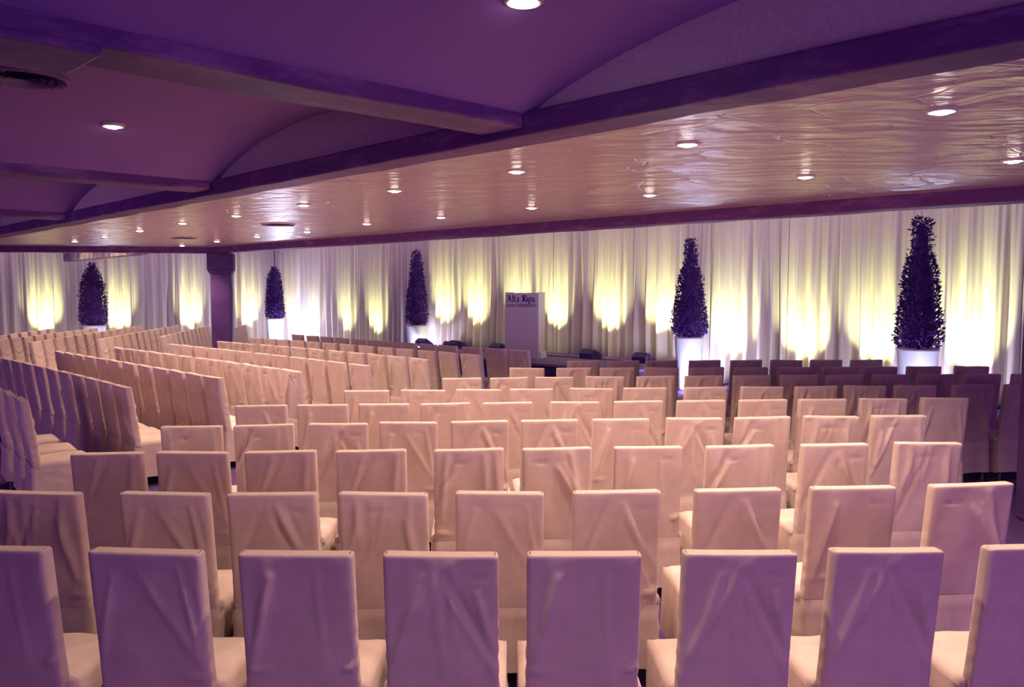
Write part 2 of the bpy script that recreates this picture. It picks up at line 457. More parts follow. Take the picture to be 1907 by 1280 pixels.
for i in range(6):
    q = (CORNER[0] + LW[0]*(0.02+2.1*i), CORNER[1] + LW[1]*(0.02+2.1*i))
    drape(q, LW, 2.092, None, 41+i, 'cream drape on the left wall, ' + where_l[i], group='drapes on the left wall')

# ------------------------------------------------------------------ ceiling lamps and vents
def make_lamp_meshes():
    r = MB(); r.lathe([(0.052,-0.001),(0.055,-0.012),(0.066,-0.010),(0.070,0.0),(0.070,0.012),(0.052,0.012)], 20, cap=False)
    l = MB(); l.lathe([(0.001,-0.022),(0.028,-0.019),(0.045,-0.010),(0.052,-0.001),(0.052,0.008)], 20, cap=False)
    return r.mesh('trim_ring', M['metal_trim']), l.mesh('lamp_lens', M['lamp'])
RING, LENS = make_lamp_meshes()
def ceiling_lamp(x, y, z, label, group, power, deg=128):
    t = thing('ceiling_spotlight', label, 'spotlight', (x, y, z), 0, group)
    link('trim_ring', RING, t); link('lamp_lens', LENS, t)
    if power: spot_light('downlight', (x, y, z-0.06), (x, y, 0), power, WARM, deg, 0.7, 0.05)
rowA = [(1754,205),(1280,267),(962,318),(735,354),(566,381),(440,401),(340,415)]
rowB = [(1887,298),(1500,328),(1210,362),(990,386),(821,404),(683,416),(572,431)]
rowC = [(479,440),(404,449),(339,457)]
rowD = [(260,429),(195,440),(139,449)]
def ordinal(n):
    w = ['first','second','third','fourth','fifth','sixth','seventh','eighth','ninth','tenth','eleventh','twelfth','thirteenth','fourteenth']
    return w[n]
for i, (px, py) in enumerate(rowA):
    x, y = ray(px, py, Z_CEIL); ceiling_lamp(x, y, Z_CEIL, f'small ceiling spotlight, {ordinal(i)} from the right in the row beside the nearest beam', 'spotlights in the trowelled ceiling', POWER_DOWN)
for i, (px, py) in enumerate(rowB):
    x, y = ray(px, py, Z_CEIL); ceiling_lamp(x, y, Z_CEIL, f'small ceiling spotlight, {ordinal(i)} from the right in the row nearest the drapes', 'spotlights in the trowelled ceiling', POWER_DOWN)
for i, (px, py) in enumerate(rowC):
    x, y = ray(px, py, Z_CEIL); ceiling_lamp(x, y, Z_CEIL, f'tiny far ceiling spotlight, {ordinal(i)} from the right of three just before the column', 'spotlights in the trowelled ceiling', POWER_DOWN)
for i, (px, py) in enumerate(rowD):
    x, y = ray(px, py, Z_CEIL); ceiling_lamp(x, y, Z_CEIL, f'tiny ceiling spotlight, {ordinal(i)} from the right of the three at the far left end', 'spotlights in the trowelled ceiling', POWER_DOWN)
def vault_z(x, y):
    t = (x-J[0])*U[0] + (y-J[1])*U[1]
    for a, c in zip(JOINTS[:-1], JOINTS[1:]):
        t0, t1 = a + CW - 0.07, c - 0.05
        if t0 < t < t1:
            f = (t-t0)/(t1-t0); return Z_SPRING + RISE*(1-(2*f-1)**2)**0.85
    return Z_SPRING
def on_vault(px, py):
    z = Z_SPRING + 0.2
    for _ in range(30):
        x, y = ray(px, py, z); z = 0.5*z + 0.5*vault_z(x, y)
    return x, y, z
x, y, z = on_vault(975, -2); ceiling_lamp(x, y, z-0.004, 'bright round lamp in the vault at the top edge of the picture', 'lamps in the vaults', 105, 130)
x, y, z = on_vault(210, 232); ceiling_lamp(x, y, z-0.004, 'bright round lamp in the vault at the left, behind the first cross beam', 'lamps in the vaults', 105, 130)
# further house lamps of the same row pattern, over the audience outside the picture
spot_light('downlight_rear_right', (uv(-2.6,-2.2)[0], uv(-2.6,-2.2)[1], Z_SPRING+0.1), (uv(-2.6,-2.2)[0], uv(-2.6,-2.2)[1], 0), 80, WARM, 130, 0.5, 0.05)

def vent(px, py, z, r, label, vault=False):
    if vault: x, y, z = on_vault(px, py)
    else: x, y = ray(px, py, z)
    t = thing('ceiling_vent', label, 'vent', (x, y, z), 0, 'round ceiling vents')
    mb = MB(); mb.lathe([(r*0.97,0.015),(r*1.06,0.004),(r*1.06,-0.006),(r*0.92,-0.014),(r*0.90,0.0)], 36, cap=False); obj('frame', mb, M['vent' if vault else 'metal_trim'], t)
    for k, f in enumerate((0.80, 0.60, 0.40, 0.20)):
        mb = MB(); mb.lathe([(r*f+0.012,-0.018),(r*f-0.012,-0.004),(r*f-0.014,-0.006),(r*f+0.010,-0.020)], 30, cap=False); obj('ring_blade', mb, M['vent'], t)
    mb = MB()
    for k in range(28):
        a = 2*math.pi*k/28; c, s_ = math.cos(a), math.sin(a)
        mb.tube([(c*r*0.83, s_*r*0.83, -0.012), (c*r*1.0, s_*r*1.0, -0.020)], 0.004, 4)
    obj('fins', mb, M['vent'], t)['kind'] = 'stuff'
    mb = MB(); mb.lathe([(0.001,-0.002),(r*0.95,-0.002)], 30, cap=False); obj('throat', mb, M['black'], t)
vent(518, 417, Z_CEIL, 0.20, 'round dark ceiling vent, largest of those in the trowelled ceiling')
vent(342, 442, Z_CEIL, 0.20, 'round dark ceiling vent above and left of the column')
vent(220, 457.5, Z_CEIL, 0.20, 'round dark ceiling vent just above the left beam, farthest away')
vent(45, 144, 0, 0.19, 'dark round vent in the vault at the left edge, near the first cross beam', True)

# ------------------------------------------------------------------ lectern
LX, LY = ray(978, 668, ST_H)
rz = math.radians(-19)
lec = thing('lectern', 'tall white box lectern with dark gothic lettering, standing on the stage', 'lectern', (LX, LY+0.2, ST_H), rz)
LWd, LD, LH = 0.80, 0.50, 1.50
mb = MB(); mb.box(-LWd/2, LWd/2, -LD/2, -LD/2+0.03, 0.0, LH); bevel(obj('front_panel', mb, M['white_board'], lec), 0.006)
for s_ in (-1, 1):
    mb = MB(); x0 = s_*LWd/2; mb.box(min(x0, x0-s_*0.03), max(x0, x0-s_*0.03), -LD/2+0.031, LD/2, 0.0, LH+0.01); obj('side_panel', mb, M['white_board'], lec)
mb = MB(); mb.box(-LWd/2+.031, LWd/2-.031, -LD/2+.031, LD/2, LH-0.25, LH-0.22); obj('reading_shelf', mb, M['white_board'], lec)
mb = MB(); mb.box(-LWd/2-.04, LWd/2+.04, -LD/2+.04, LD/2+.03, 0.0, 0.16); bevel(obj('plinth', mb, M['white_board'], lec), 0.006)

def nib_text(mb, glyphs, text, x, z, h, nib, y, gap=0.22):
    """flat pen lettering in the XZ plane: every stroke is a swept nib"""
    n = 0
    for ch in text:
        if ch == ' ': x += 0.55*h; continue
        strokes, adv = glyphs[ch]
        for st_ in strokes:
            for (a, c) in zip(st_[:-1], st_[1:]):
                for nx, nz in nib:
                    A = (x + a[0]*h, z + a[1]*h); B = (x + c[0]*h, z + c[1]*h)
                    hx, hz = nx*h/2, nz*h/2
                    cr = (B[0]-A[0])*hz - (B[1]-A[1])*hx
                    if abs(cr) < 1e-9: continue
                    yy = y - 0.00004*n; n += 1
                    mb.add([(A[0]-hx,yy,A[1]-hz),(A[0]+hx,yy,A[1]+hz),(B[0]+hx,yy,B[1]+hz),(B[0]-hx,yy,B[1]-hz)], [(0,1,2,3)])
        x += (adv + gap)*h
    return x
BL = {
 'A': ([[(-.05,.12),(.12,0),(.25,.1)],[(.12,.05),(.35,.8),(.5,1.45)],[(.05,1.2),(.2,1.5),(.5,1.4),(.62,1.5)],[(.55,1.5),(.85,.2),(1.0,0),(1.15,.12)],[(.22,.55),(.8,.6)]], 1.15),
 'l': ([[(-.08,1.5),(.05,1.62)],[(.05,1.6),(.05,.12),(.22,0)]], .25),
 't': ([[(.05,1.35),(.05,.12),(.25,0)],[(-.15,.98),(.3,.98)]], .3),
 'a': ([[(.02,.82),(.25,1.0),(.5,.85),(.5,.12),(.68,0)],[(.5,.62),(.12,.45),(.08,.12),(.25,0),(.5,.18)]], .66),
 'R': ([[(.0,.1),(.18,0),(.34,.12)],[(.25,1.5),(.25,.05)],[(.5,1.5),(.5,.1)],[(-.05,1.2),(.1,1.5),(.45,1.45),(.8,1.5),(1.0,1.3),(.98,.95),(.55,.8)],[(.6,.8),(.85,.6),(.95,.1),(1.15,0)]], 1.12),
 'i': ([[(-.1,.88),(.05,1.0),(.05,.12),(.22,0)],[(.02,1.35),(.1,1.42)]], .24),
 'p': ([[(-.1,.9),(.05,1.02),(.05,-.5)],[(.05,.85),(.35,1.02),(.55,.85),(.55,.15),(.32,0),(.05,.12)],[(-.1,-.52),(.2,-.48)]], .6),
}
def circ(cx, cz, rx, rz_, a0=0, a1=360, n=14):
    return [(cx+rx*math.cos(math.radians(a0+(a1-a0)*k/n)), cz+rz_*math.sin(math.radians(a0+(a1-a0)*k/n))) for k in range(n+1)]
SF = lambda x, z: [(x-.13, z), (x+.13, z)]
CP = {
 'O': ([circ(.42,.5,.38,.48)], .84),
 'U': ([[(.14,1),(.14,.3)]+circ(.42,.3,.28,.28,180,360,8)+[(.70,1)], SF(.14,1), SF(.70,1)], .84),
 'D': ([[(.14,0),(.14,1)], [(.14,1)]+circ(.35,.5,.38,.5,90,-90,10)+[(.14,0)], SF(.10,0), SF(.10,1)], .78),
 '-': ([[(.05,.42),(.35,.42)]], .36),
 'T': ([[(.38,0),(.38,1)], [(.04,.86),(.04,1),(.72,1),(.72,.86)], SF(.38,0)], .76),
 'R': ([[(.14,0),(.14,1)], [(.14,1)]+circ(.34,.74,.26,.26,90,-90,8)+[(.14,.48)], [(.38,.48),(.70,0),(.82,0)], SF(.14,0), SF(.12,1)], .78),
 'N': ([[(.14,0),(.14,1),(.72,0),(.72,1)], SF(.14,0), SF(.12,1), SF(.72,1)], .86),
 'H': ([[(.14,0),(.14,1)],[(.70,0),(.70,1)],[(.14,.5),(.70,.5)], SF(.14,0),SF(.14,1),SF(.70,0),SF(.70,1)], .84),
}
mb = MB()
nib_text(mb, BL, 'Alta Ripa', -0.345, LH-0.205, 0.098, [(0.24,0.16),(0.05,-0.05)], -LD/2-0.002, 0.17)
o = obj('lettering', mb, M['ink'], lec); o['label'] = 'dark gothic lettering reading Alta Ripa'
mb = MB()
nib_text(mb, CP, 'OUD-TURNHOUT', -0.355, LH-0.322, 0.069, [(0.17,0.0),(0.0,0.09)], -LD/2-0.002, 0.09)
o = obj('lettering', mb, M['ink'], lec); o['label'] = 'small serif lettering reading OUD-TURNHOUT'

# ------------------------------------------------------------------ uplights at the foot of the drapes
def wedge_meshes():
    b = MB(); w = 0.17
    prof = [(-0.20,0.0),(0.20,0.0),(0.20,0.05),(0.02,0.17),(-0.10,0.20),(-0.20,0.13)]
    n = len(prof)
    vs = [(-w, y, z) for y, z in prof] + [(w, y, z) for y, z in prof]
    b.add(vs, [tuple(range(n)), tuple(range(2*n-1, n-1, -1))] + [(i, i+n, (i+1)%n+n, (i+1)%n) for i in range(n)])
    l = MB(); l.add([(-.13,.035,.166),(.13,.035,.166),(.13,.185,.066),(-.13,.185,.066)], [(0,1,2,3)])
    h = MB(); h.tube([(-.182,-.05,.08),(-.182,-.05,.205),(.182,-.05,.205),(.182,-.05,.08)], .010, 6)
    return b.mesh('housing', M['black']), l.mesh('lens', M['lens']), h.mesh('bracket', M['black'])
HOUS, LNS, BRK = wedge_meshes()
def uplight(px, base, label, wall='r', power=POWER_UP, hpx=None, cone=57, tint=GLOW):
    if wall == 'r':
        x, y, s_ = wall_hit(px, N_DRAPE); n = WN
    else:
        r = colx(px); t = (r*CORNER[1]-CORNER[0])/(LW[0]-r*LW[1]); x, y = CORNER[0]+LW[0]*t, CORNER[1]+LW[1]*t; n = (-V[1]*1.0, V[0]*1.0); n = (-0.695, 0.719)
    bx, by = x - n[0]*0.85, y - n[1]*0.85
    t = thing('floor_uplight', label, 'floodlight', (bx, by, base), math.atan2(n[1], n[0]) - math.pi/2, 'uplights along the drapes')
    link('housing', HOUS, t); link('lens', LNS, t); link('bracket', BRK, t)
    if power:
        lx, ly = bx + n[0]*0.12, by + n[1]*0.12
        spot_light('uplight', (lx, ly, base+0.20), (x + n[0]*0.05, y + n[1]*0.05, base+1.40), power, tint, cone, 1.0, 0.03)
R_UP = [(548,0,'right of the corner tree'),(592,0,'second right of the corner tree'),(650,0,'third right of the corner tree'),
        (706,0,'left of the tree at the left stage end'),(832,ST_H,'second from the left on the stage'),(893,ST_H,'left of the lectern'),(972,ST_H,'behind the lectern'),
        (1042,ST_H,'right of the lectern'),(1142,ST_H,'second right of the lectern'),(1240,ST_H,'at the right end of the stage'),(1368,0,'right of the tree past the stage'),
        (1502,0,'midway between the two right-hand trees'),(1640,0,'just left of the tallest tree'),(1815,0,'right of the tallest tree')]
PW = {548:0.55, 592:0.35, 650:0.6, 706:0.6, 1240:0.9, 460:1.0, 1502:1.0, 1640:1.0, 1815:1.35}
for px, base, w in R_UP:
    uplight(px, base, 'black wedge floodlight at the drapes, ' + w, 'r', POWER_UP*PW.get(px,1.0)*(0.8 if base else 1.0))
for px, w in ((458,'left of the corner tree'), (80,'left of the leftmost tree'),(218,'right of the leftmost tree'),(350,'left of the column')):
    uplight(px, 0, 'black wedge floodlight on the left wall, ' + w, 'l', POWER_UP*1.0, cone=48)
# dark wedge speakers standing at the back edge of the stage
for i, (px, py, w) in enumerate(((804,640,'leftmost, beside the tree'), (868,646,'left of the lectern'), (939,650,'touching the left side of the lectern'),
                                 (1122,663,'right of the lectern'), (1221,669,'at the right end of the stage'))):
    x, y = ray(px, py, ST_H)
    n = x*WN[0]+y*WN[1]; s_ = x*WD[0]+y*WD[1]; s_ = min(max(s_, S0+0.25), S1-0.25); n = min(n, NB-0.3); n = max(n, 14.95)
    x, y = wp(n, s_)
    t = thing('stage_monitor', 'low black wedge speaker on the stage, ' + w, 'speaker', (x, y, ST_H), math.radians(-52), 'wedge speakers on the stage')
    b = MB(); prof = [(-.24,0),(.24,0),(.26,.03),(.10,.17),(-.14,.19),(-.24,.10)]; k = len(prof)
    vs = [(-.14,a,c) for a,c in prof] + [(.14,a,c) for a,c in prof]
    b.add(vs, [tuple(range(k)), tuple(range(2*k-1,k-1,-1))] + [(j, j+k, (j+1)%k+k, (j+1)%k) for j in range(k)])
    bevel(obj('cabinet', b, M['black'], t), 0.01); t.scale = (0.75, 0.62, 0.75)
    b = MB(); b.add([(-.11,.115,.166),(.11,.115,.166),(.11,.245,.046),(-.11,.245,.046)], [(0,1,2,3)]); obj('grille', b, M['vent'], t)
mb = MB()
pts = []
for k in range(22):
    f = k/21; s_ = S1-0.4 + (9.4-S1+0.4)*f; n = 14.62 + 0.03*math.sin(f*9) + 0.02*math.sin(f*31)
    pts.append((*wp(n, s_), ST_H+0.012))
mb.tube(pts, 0.010, 6)
tag(obj('power_cable', mb, M['black']), 'thin dark cable lying along the back of the stage', 'cable')

# ------------------------------------------------------------------ potted trees
def potted_tree(x, y, pot_h, r, hgt, prof, seed, label, lean=0.0, nleaf=3200, gaps=0.2):
    rnd = random.Random(seed)
    t = thing('potted_tree', label, 'plant', (x, y, 0), rnd.uniform(0, 6), 'potted trees along the drapes')
    mb = MB(); mb.lathe([(r*0.80,0.0),(r*0.80,0.02),(r*0.97,pot_h-0.05),(r,pot_h-0.04),(r,pot_h),(r*0.93,pot_h),(r*0.90,pot_h-0.06)], 40)
    obj('planter', mb, M['pot'], t)
    mb = MB(); mb.lathe([(r*0.90,pot_h-0.07),(r*0.5,pot_h-0.03),(0.01,pot_h-0.02)], 24, cap=False); obj('soil', mb, M['soil'], t)
    mb = MB(); mb.tube([(0,0,pot_h-0.05),(lean*0.3,0,pot_h+hgt*0.5),(lean,0,pot_h+hgt*0.93)], 0.022, 7); obj('trunk', mb, M['bark'], t)
    def rad(f): return float(np.interp(f, [p[0] for p in prof], [p[1] for p in prof]))
    mb = MB()
    lp = []
    for k in range(26):
        f = k/25*0.95; lp.append((max(0.008, rad(f)*0.80*min(1, 7*(1-f)+0.1)), pot_h + 0.02 + f*hgt))
    b0 = len(mb.v); mb.lathe(lp, 16)
    for i in range(b0, len(mb.v)):
        v = mb.v[i]; f = (v[2]-pot_h)/hgt; j = rnd.uniform(0.8, 1.12)
        mb.v[i] = (v[0]*j + lean*f, v[1]*j, v[2])
    for k in range(nleaf):
        while True:
            f = rnd.random()
            if rnd.random() < rad(f)/max(p[1] for p in prof) + 0.12: break
        a = rnd.uniform(0, 2*math.pi)
        R = rad(f)*((0.72 if f < 0.7 or k % 3 else 0.1) + 0.33*rnd.random()**0.6) + (rnd.random() < 0.13)*rnd.uniform(0, 0.06)
        c = Vector((R*math.cos(a)+lean*f, R*math.sin(a), pot_h + 0.01 + f*hgt))
        d = Vector((math.cos(a)*rnd.uniform(0.3,1.2), math.sin(a)*rnd.uniform(0.3,1.2), rnd.uniform(-0.2,1.1))).normalized()
        d = (d + Vector((rnd.uniform(-.5,.5), rnd.uniform(-.5,.5), rnd.uniform(-.4,.4)))).normalized()
        L, W = rnd.uniform(0.045, 0.085), rnd.uniform(0.010, 0.020)
        s_ = d.cross(Vector((rnd.uniform(-1,1), rnd.uniform(-1,1), rnd.uniform(-1,1)))).normalized()*W
        up = d.cross(s_).normalized()*W*0.5
        mb.add([c, c+d*L*0.45+s_+up, c+d*L, c+d*L*0.45-s_+up], [(0,1,2),(0,2,3)])
    obj('foliage', mb, M['leaf'], t)['kind'] = 'stuff'
    return t
def tree_at(px, n, toppx, rimpx, rpx, prof, seed, label, lean=0.0, pos=None, power=1.0, ltside=-1):
    if pos is None: x, y, _ = wall_hit(px, n)
    else: x, y = pos
    D = y
    zr = CAM_H - (rimpx-HORIZON)*D/F_PX; zt = CAM_H - (toppx-HORIZON)*D/F_PX
    k = D/F_PX
    pr = [((rimpx-yy)/(rimpx-toppx), hw*k) for yy, hw in prof]; pr.sort()
    potted_tree(x, y, zr, rpx*k, zt-zr, pr, seed, label, lean)
    # added fill whitening the drapes behind, then a floor lamp washing the planter
    nx, ny = WN
    b2 = bpy.data.lights.new('drape_fill_behind_planter', 'POINT'); b2.energy = POWER_POT*power*0.8; b2.color = ICE; b2.shadow_soft_size = 0.06
    o2 = bpy.data.objects.new('drape_fill_behind_planter', b2); COL.objects.link(o2); o2.location = (x + nx*(rpx*k+0.12) , y + ny*(rpx*k+0.12), 0.35)
    d = bpy.data.lights.new('planter_light', 'POINT'); d.energy = POWER_POT*power; d.color = ICE; d.shadow_soft_size = 0.05
    vx, vy = -x/math.hypot(x,y), -y/math.hypot(x,y)
    o = bpy.data.objects.new('planter_light', d); COL.objects.link(o)
    o.location = (x + vx*(rpx*k+0.28) + vy*ltside*0.12, y + vy*(rpx*k+0.28) - vx*ltside*0.12, 0.12)
    u = thing('planter_uplight', 'tiny floor lamp at the foot of the tree ' + label.split(',')[1].strip(), 'lamp', (o.location.x, o.location.y, 0), 0, 'lamps at the planters')
    mb = MB(); mb.lathe([(0.05,0),(0.05,0.02),(0.035,0.05),(0.03,0.07)], 14, cap=True); obj('lamp_body', mb, M['black'], u)
tree_at(1285, 14.4, 448, 627, 27, [(448,5),(456,8),(480,9),(497,10),(505,15),(520,18),(545,21),(570,25),(590,29),(610,31),(622,28),(627,22)], 3,
        'slender dark conical tree in a white planter, past the right end of the stage', 0.0, power=1.0)
tree_at(1713.5, 14.3, 408, 648.5, 37, [(408,8),(415,13),(440,14),(460,13),(478,17),(490,22),(510,26),(540,29),(570,31),(590,35),(620,37),(638,38),(648,32)], 4,
        'largest dark conical tree in a white planter, nearest the right edge', 0.0, power=0.9)
tree_at(776, 14.95, 468, 605.5, 20.5, [(468,4),(478,7),(500,10),(520,11),(540,14),(560,17),(580,18),(595,19),(605,15)], 5,
        'loose narrow dark tree in a white planter, left of the stage', 0.0, power=0.8)
tree_at(511, 14.3, 497, 592.5, 16.5, [(497,2),(503,4),(512,9),(525,11),(545,13),(565,14),(585,16),(592,14)], 6,
        'smallest dark pointed tree in a dazzling white planter, beside the room corner', 0.0, power=2.2)
r5 = colx(172); 
tree_at(172, 0, 491, 606, 21, [(491,1),(498,5),(512,13),(530,17),(550,19),(575,21),(595,22),(606,18)], 7,
        'bushy dark tree in a white planter, at the far left wall', 0.0, pos=(r5*22.8, 22.8), power=0.5)

# ------------------------------------------------------------------ slip-covered chairs
CH_H, SEAT_Z, BW, BT = 1.05, 0.48, 0.44, 0.07
def smooth(a, b, x): 
    t = np.clip((x-a)/(b-a), 0, 1); return t*t*(3-2*t)
def seg_fold(X, Z, p, q, w):
    px, pz = p; dx, dz = q[0]-px, q[1]-pz; L2 = dx*dx+dz*dz
    t = np.clip(((X-px)*dx + (Z-pz)*dz)/L2, 0, 1)
    d2 = (X-px-t*dx)**2 + (Z-pz-t*dz)**2
    return np.exp(-d2/(w*w)) * (0.35+0.65*np.sin(math.pi*np.clip(t,0.05,0.95)))
def back_mesh(seed):
    rnd = random.Random(seed)
    nb, nsd, nz = 34, 4, 40
    folds = []
    h = BW/2
    for k in range(rnd.randint(5, 8)):
        side = rnd.choice((-1, 1))
        kind = rnd.random()
        if kind < 0.55:    # diagonal pull from the top middle to the lower side
            folds.append(((side*rnd.uniform(-.02,.14), rnd.uniform(.88,1.03)), (side*rnd.uniform(.17,.23), rnd.uniform(.52,.72)), rnd.uniform(.010,.020), rnd.uniform(.5,1.2)*rnd.choice((1,1,-1))))
        elif kind < 0.8:   # steep hanging fold
            x0 = rnd.uniform(-.18,.18); folds.append(((x0, 1.03), (x0+rnd.uniform(-.05,.05), rnd.uniform(.55,.8)), rnd.uniform(.010,.022), rnd.uniform(.3,.8)))
        else:              # short crease by the waist
            z0 = rnd.uniform(.50,.62); folds.append(((side*.22, z0), (side*rnd.uniform(.12,.17), z0-rnd.uniform(.0,.03)), .010, rnd.uniform(.5,1.0)))
    dents = []
    if rnd.random() < 0.75: dents.append((rnd.choice((-.09,-.05,.07,.12)), rnd.uniform(.955,.972)))
    if rnd.random() < 0.35: dents.append((rnd.choice((-.12,.02,.13)), rnd.uniform(.950,.972)))
    sag = rnd.uniform(0.0, 0.012)
    # height levels, with a rounded top
    zl = list(np.linspace(SEAT_Z-0.045, CH_H-0.012, nz)) + [CH_H-0.0065, CH_H-0.0025, CH_H-0.0005, CH_H]
    ins = [0.0]*nz + [0.001, 0.0035, 0.0065, 0.011]
    # cross section, counter-clockwise seen from above; y=0 is the far (seat) side at the top
    sec = []
    for i in range(nb+1): sec.append((-1 + 2*i/nb, -1.0))
    for i in range(1, nsd): sec.append((1.0, -1 + 2*i/nsd))
    for i in range(nb+1): sec.append((1 - 2*i/nb, 1.0))
    for i in range(1, nsd): sec.append((-1.0, 1 - 2*i/nsd))
    S = np.array(sec); n = len(sec)
    vs = []
    for z, inset in zip(zl, ins):
        lean = 0.075*(1 - (z-SEAT_Z)/(CH_H-SEAT_Z))
        wid = h - inset + 0.003*smooth(0.62, 0.46, z)
        th = BT/2 - inset*0.9
        x = S[:,0]*wid; y = S[:,1]*th - BT/2 + lean
        # round the vertical corners a little
        cx = np.abs(S[:,0]) > 0.999; cy = np.abs(S[:,1]) > 0.999
        x = np.where(cx & cy, x*0.985, x); y = np.where(cx & cy, y - S[:,1]*0.006, y)
        rear = S[:,1] < -0.99; front = S[:,1] > 0.99
        edge = 1 - smooth(0.86, 1.0, np.abs(S[:,0]))
        off = np.zeros(n)
        for (p, q, w, a) in folds: off += 0.020*a*seg_fold(x, z, p, q, w)
        for (dx, dz) in dents: off -= 0.010*np.exp(-((x-dx)/0.032)**2 - ((z-dz)/0.007)**2)
        off += 0.004*np.sin(x*23+seed)*np.sin(z*11+seed*2)
        off *= (0.25+0.75*edge) * float(smooth(CH_H, CH_H-0.035, z))
        y = np.where(rear, y - off, y)
        # front: scooped swags
        sw = 0.0
        for k, z0 in enumerate((0.78, 0.66, 0.57)):
            zc = z0 + 1.9*(x**2) + 0.01*math.sin(seed+k)
            sw = sw + (0.012-0.002*k)*np.exp(-((z-zc)/0.022)**2)
        y = np.where(front, y + (sw*edge + 0.006*edge)*float(smooth(CH_H, CH_H-0.1, z)), y)
        # sides: little horizontal gathers near the waist
        sd = np.where(cx & ~cy, 0.0025*np.sin(z*75+seed+x*9)*float(smooth(1.0,0.6,z)), 0)
        x = x + np.sign(x)*sd
        top = 0.004*math.sin(seed*1.7)*x/h - sag*0.25*(1-(x/h)**2)*float(smooth(CH_H-0.06, CH_H, z))
        for k in range(n): vs.append((float(x[k]), float(y[k]), float(z + (top[k] if z > CH_H-0.06 else 0))))
    L = len(zl); fs = []
    for j in range(L-1):
        for k in range(n): fs.append((j*n+k, j*n+(k+1)%n, (j+1)*n+(k+1)%n, (j+1)*n+k))
    mb = MB(); mb.add(vs, fs, True)
    # top: quads between rear and front lines
    b0 = (L-1)*n
    rear = list(range(0, nb+1)); frontl = list(range(nb+nsd, nb+nsd+nb+1))
    for i in range(nb):
        mb.f.append((b0+rear[i], b0+rear[i+1], b0+frontl[nb-i-1], b0+frontl[nb-i])); mb.sm.append(True)
    return mb.mesh('backrest', M['cloth'])
def seat_mesh(seed, W):
    D0, D1 = 0.045, 0.50; nx, ny = 14, 14; vs = []
    for j in range(ny+1):
        for i in range(nx+1):
            u, v = i/nx*2-1, j/ny
            x = u*W/2; y = D0 + (D1-D0)*v
            e = max(abs(u), (v-0.5)*2)
            z = SEAT_Z + 0.012*(1-u*u)*(1-(2*v-1)**2) - 0.016*max(0, (e-0.88)/0.12)**2 + 0.003*math.sin(7*u+seed)*math.sin(6*v+seed*2)
            vs.append((x, y, z))
    fs = [(j*(nx+1)+i, j*(nx+1)+i+1, (j+1)*(nx+1)+i+1, (j+1)*(nx+1)+i) for j in range(ny) for i in range(nx)]
    mb = MB(); mb.add(vs, fs, True)
    # rim down to the skirt seam
    ring = [(i, 0) for i in range(nx+1)] + [(nx, j) for j in range(1, ny+1)] + [(i, ny) for i in range(nx-1,-1,-1)] + [(0, j) for j in range(ny-1,0,-1)]
    ids = [j*(nx+1)+i for i, j in ring]; b = len(mb.v); m_ = len(ids)
    for k in ids: x, y, z = mb.v[k]; mb.v.append((x*1.01, y, SEAT_Z-0.045))
    for k in range(m_): mb.f.append((ids[k], b+k, b+(k+1)%m_, ids[(k+1)%m_])); mb.sm.append(True)
    return mb.mesh('seat', M['cloth'])
def skirt_mesh(seed, W):
    rnd = random.Random(seed*7+1)
    # perimeter from rear to front: rear width follows the backrest, front follows the seat
    x0, x1, yr, yf = min(BW, W)/2+0.002, W/2, 0.005, 0.502
    corners = [(-x0,yr),(x0,yr),(x1,0.10),(x1,yf),(-x1,yf),(-x1,0.10)]
    per = []; seglen = []
    for i in range(6):
        a, c = corners[i], corners[(i+1)%6]; L = math.hypot(c[0]-a[0], c[1]-a[1]); k = max(2, int(L/0.022))
        for q in range(k):
            f = q/k; px, py = a[0]+(c[0]-a[0])*f, a[1]+(c[1]-a[1])*f
            nx, ny = (c[1]-a[1])/L, -(c[0]-a[0])/L
            per.append((px, py, nx, ny, f if i in (0,) else 0.5, i, f))
    n = len(per); nz = 15; zt, zb = SEAT_Z-0.035, 0.10
    ph = [rnd.uniform(0, 6) for _ in range(4)]; swag = rnd.choice((-1, 1))
    vs = []
    for j in range(nz+1):
        g = j/nz; z = zt + (zb-zt)*g
        for k, (px, py, nx, ny, f, seg, ff) in enumerate(per):
            arc = k*0.022
            off = 0.004 + 0.020*g + g*(0.010*math.sin(arc*17+ph[0]) + 0.008*math.sin(arc*29+ph[1]))
            if seg in (2, 5):    # sides: diagonal swags
                t = ff if seg == 2 else 1-ff
                for q, c0 in enumerate((0.15, 0.45)):
                    d = (g - (c0 + 0.55*t*t)); off += 0.016*math.exp(-(d/0.07)**2)
            if seg in (1, 2, 4, 5): off *= 0.2 if W < 0.45 else 0.4
            if seg == 0: off = off*0.7 + 0.004*math.sin(z*40+ph[2])*math.exp(-((g-0.1)/0.15)**2)
            zz = z + (0.012*math.sin(arc*5+ph[3]) if j == nz else 0)
            vs.append((px+nx*off, py+ny*off, zz))
    fs = [(j*n+k, (j+1)*n+k, (j+1)*n+(k+1)%n, j*n+(k+1)%n) for j in range(nz) for k in range(n)]
    mb = MB(); mb.add(vs, fs, True)
    return mb.mesh('skirt', M['cloth'])
def leg_mesh():
    mb = MB(); mb.lathe([(0.014,0.0),(0.016,0.02),(0.020,0.30),(0.021,0.42)], 8); return mb.mesh('leg', M['leg'])
NBK = 9
BACKS = [back_mesh(s_*3+1) for s_ in range(NBK)]
SEATS = {w: [seat_mesh(s_, w) for s_ in range(3)] for w in (0.49, 0.428)}
SKIRTS = {w: [skirt_mesh(s_, w) for s_ in range(4)] for w in (0.49, 0.428)}
LEG = leg_mesh()
LEGS = [(-0.185,0.04),(0.185,0.04),(-0.19,0.44),(0.19,0.44)]
crnd = random.Random(77)
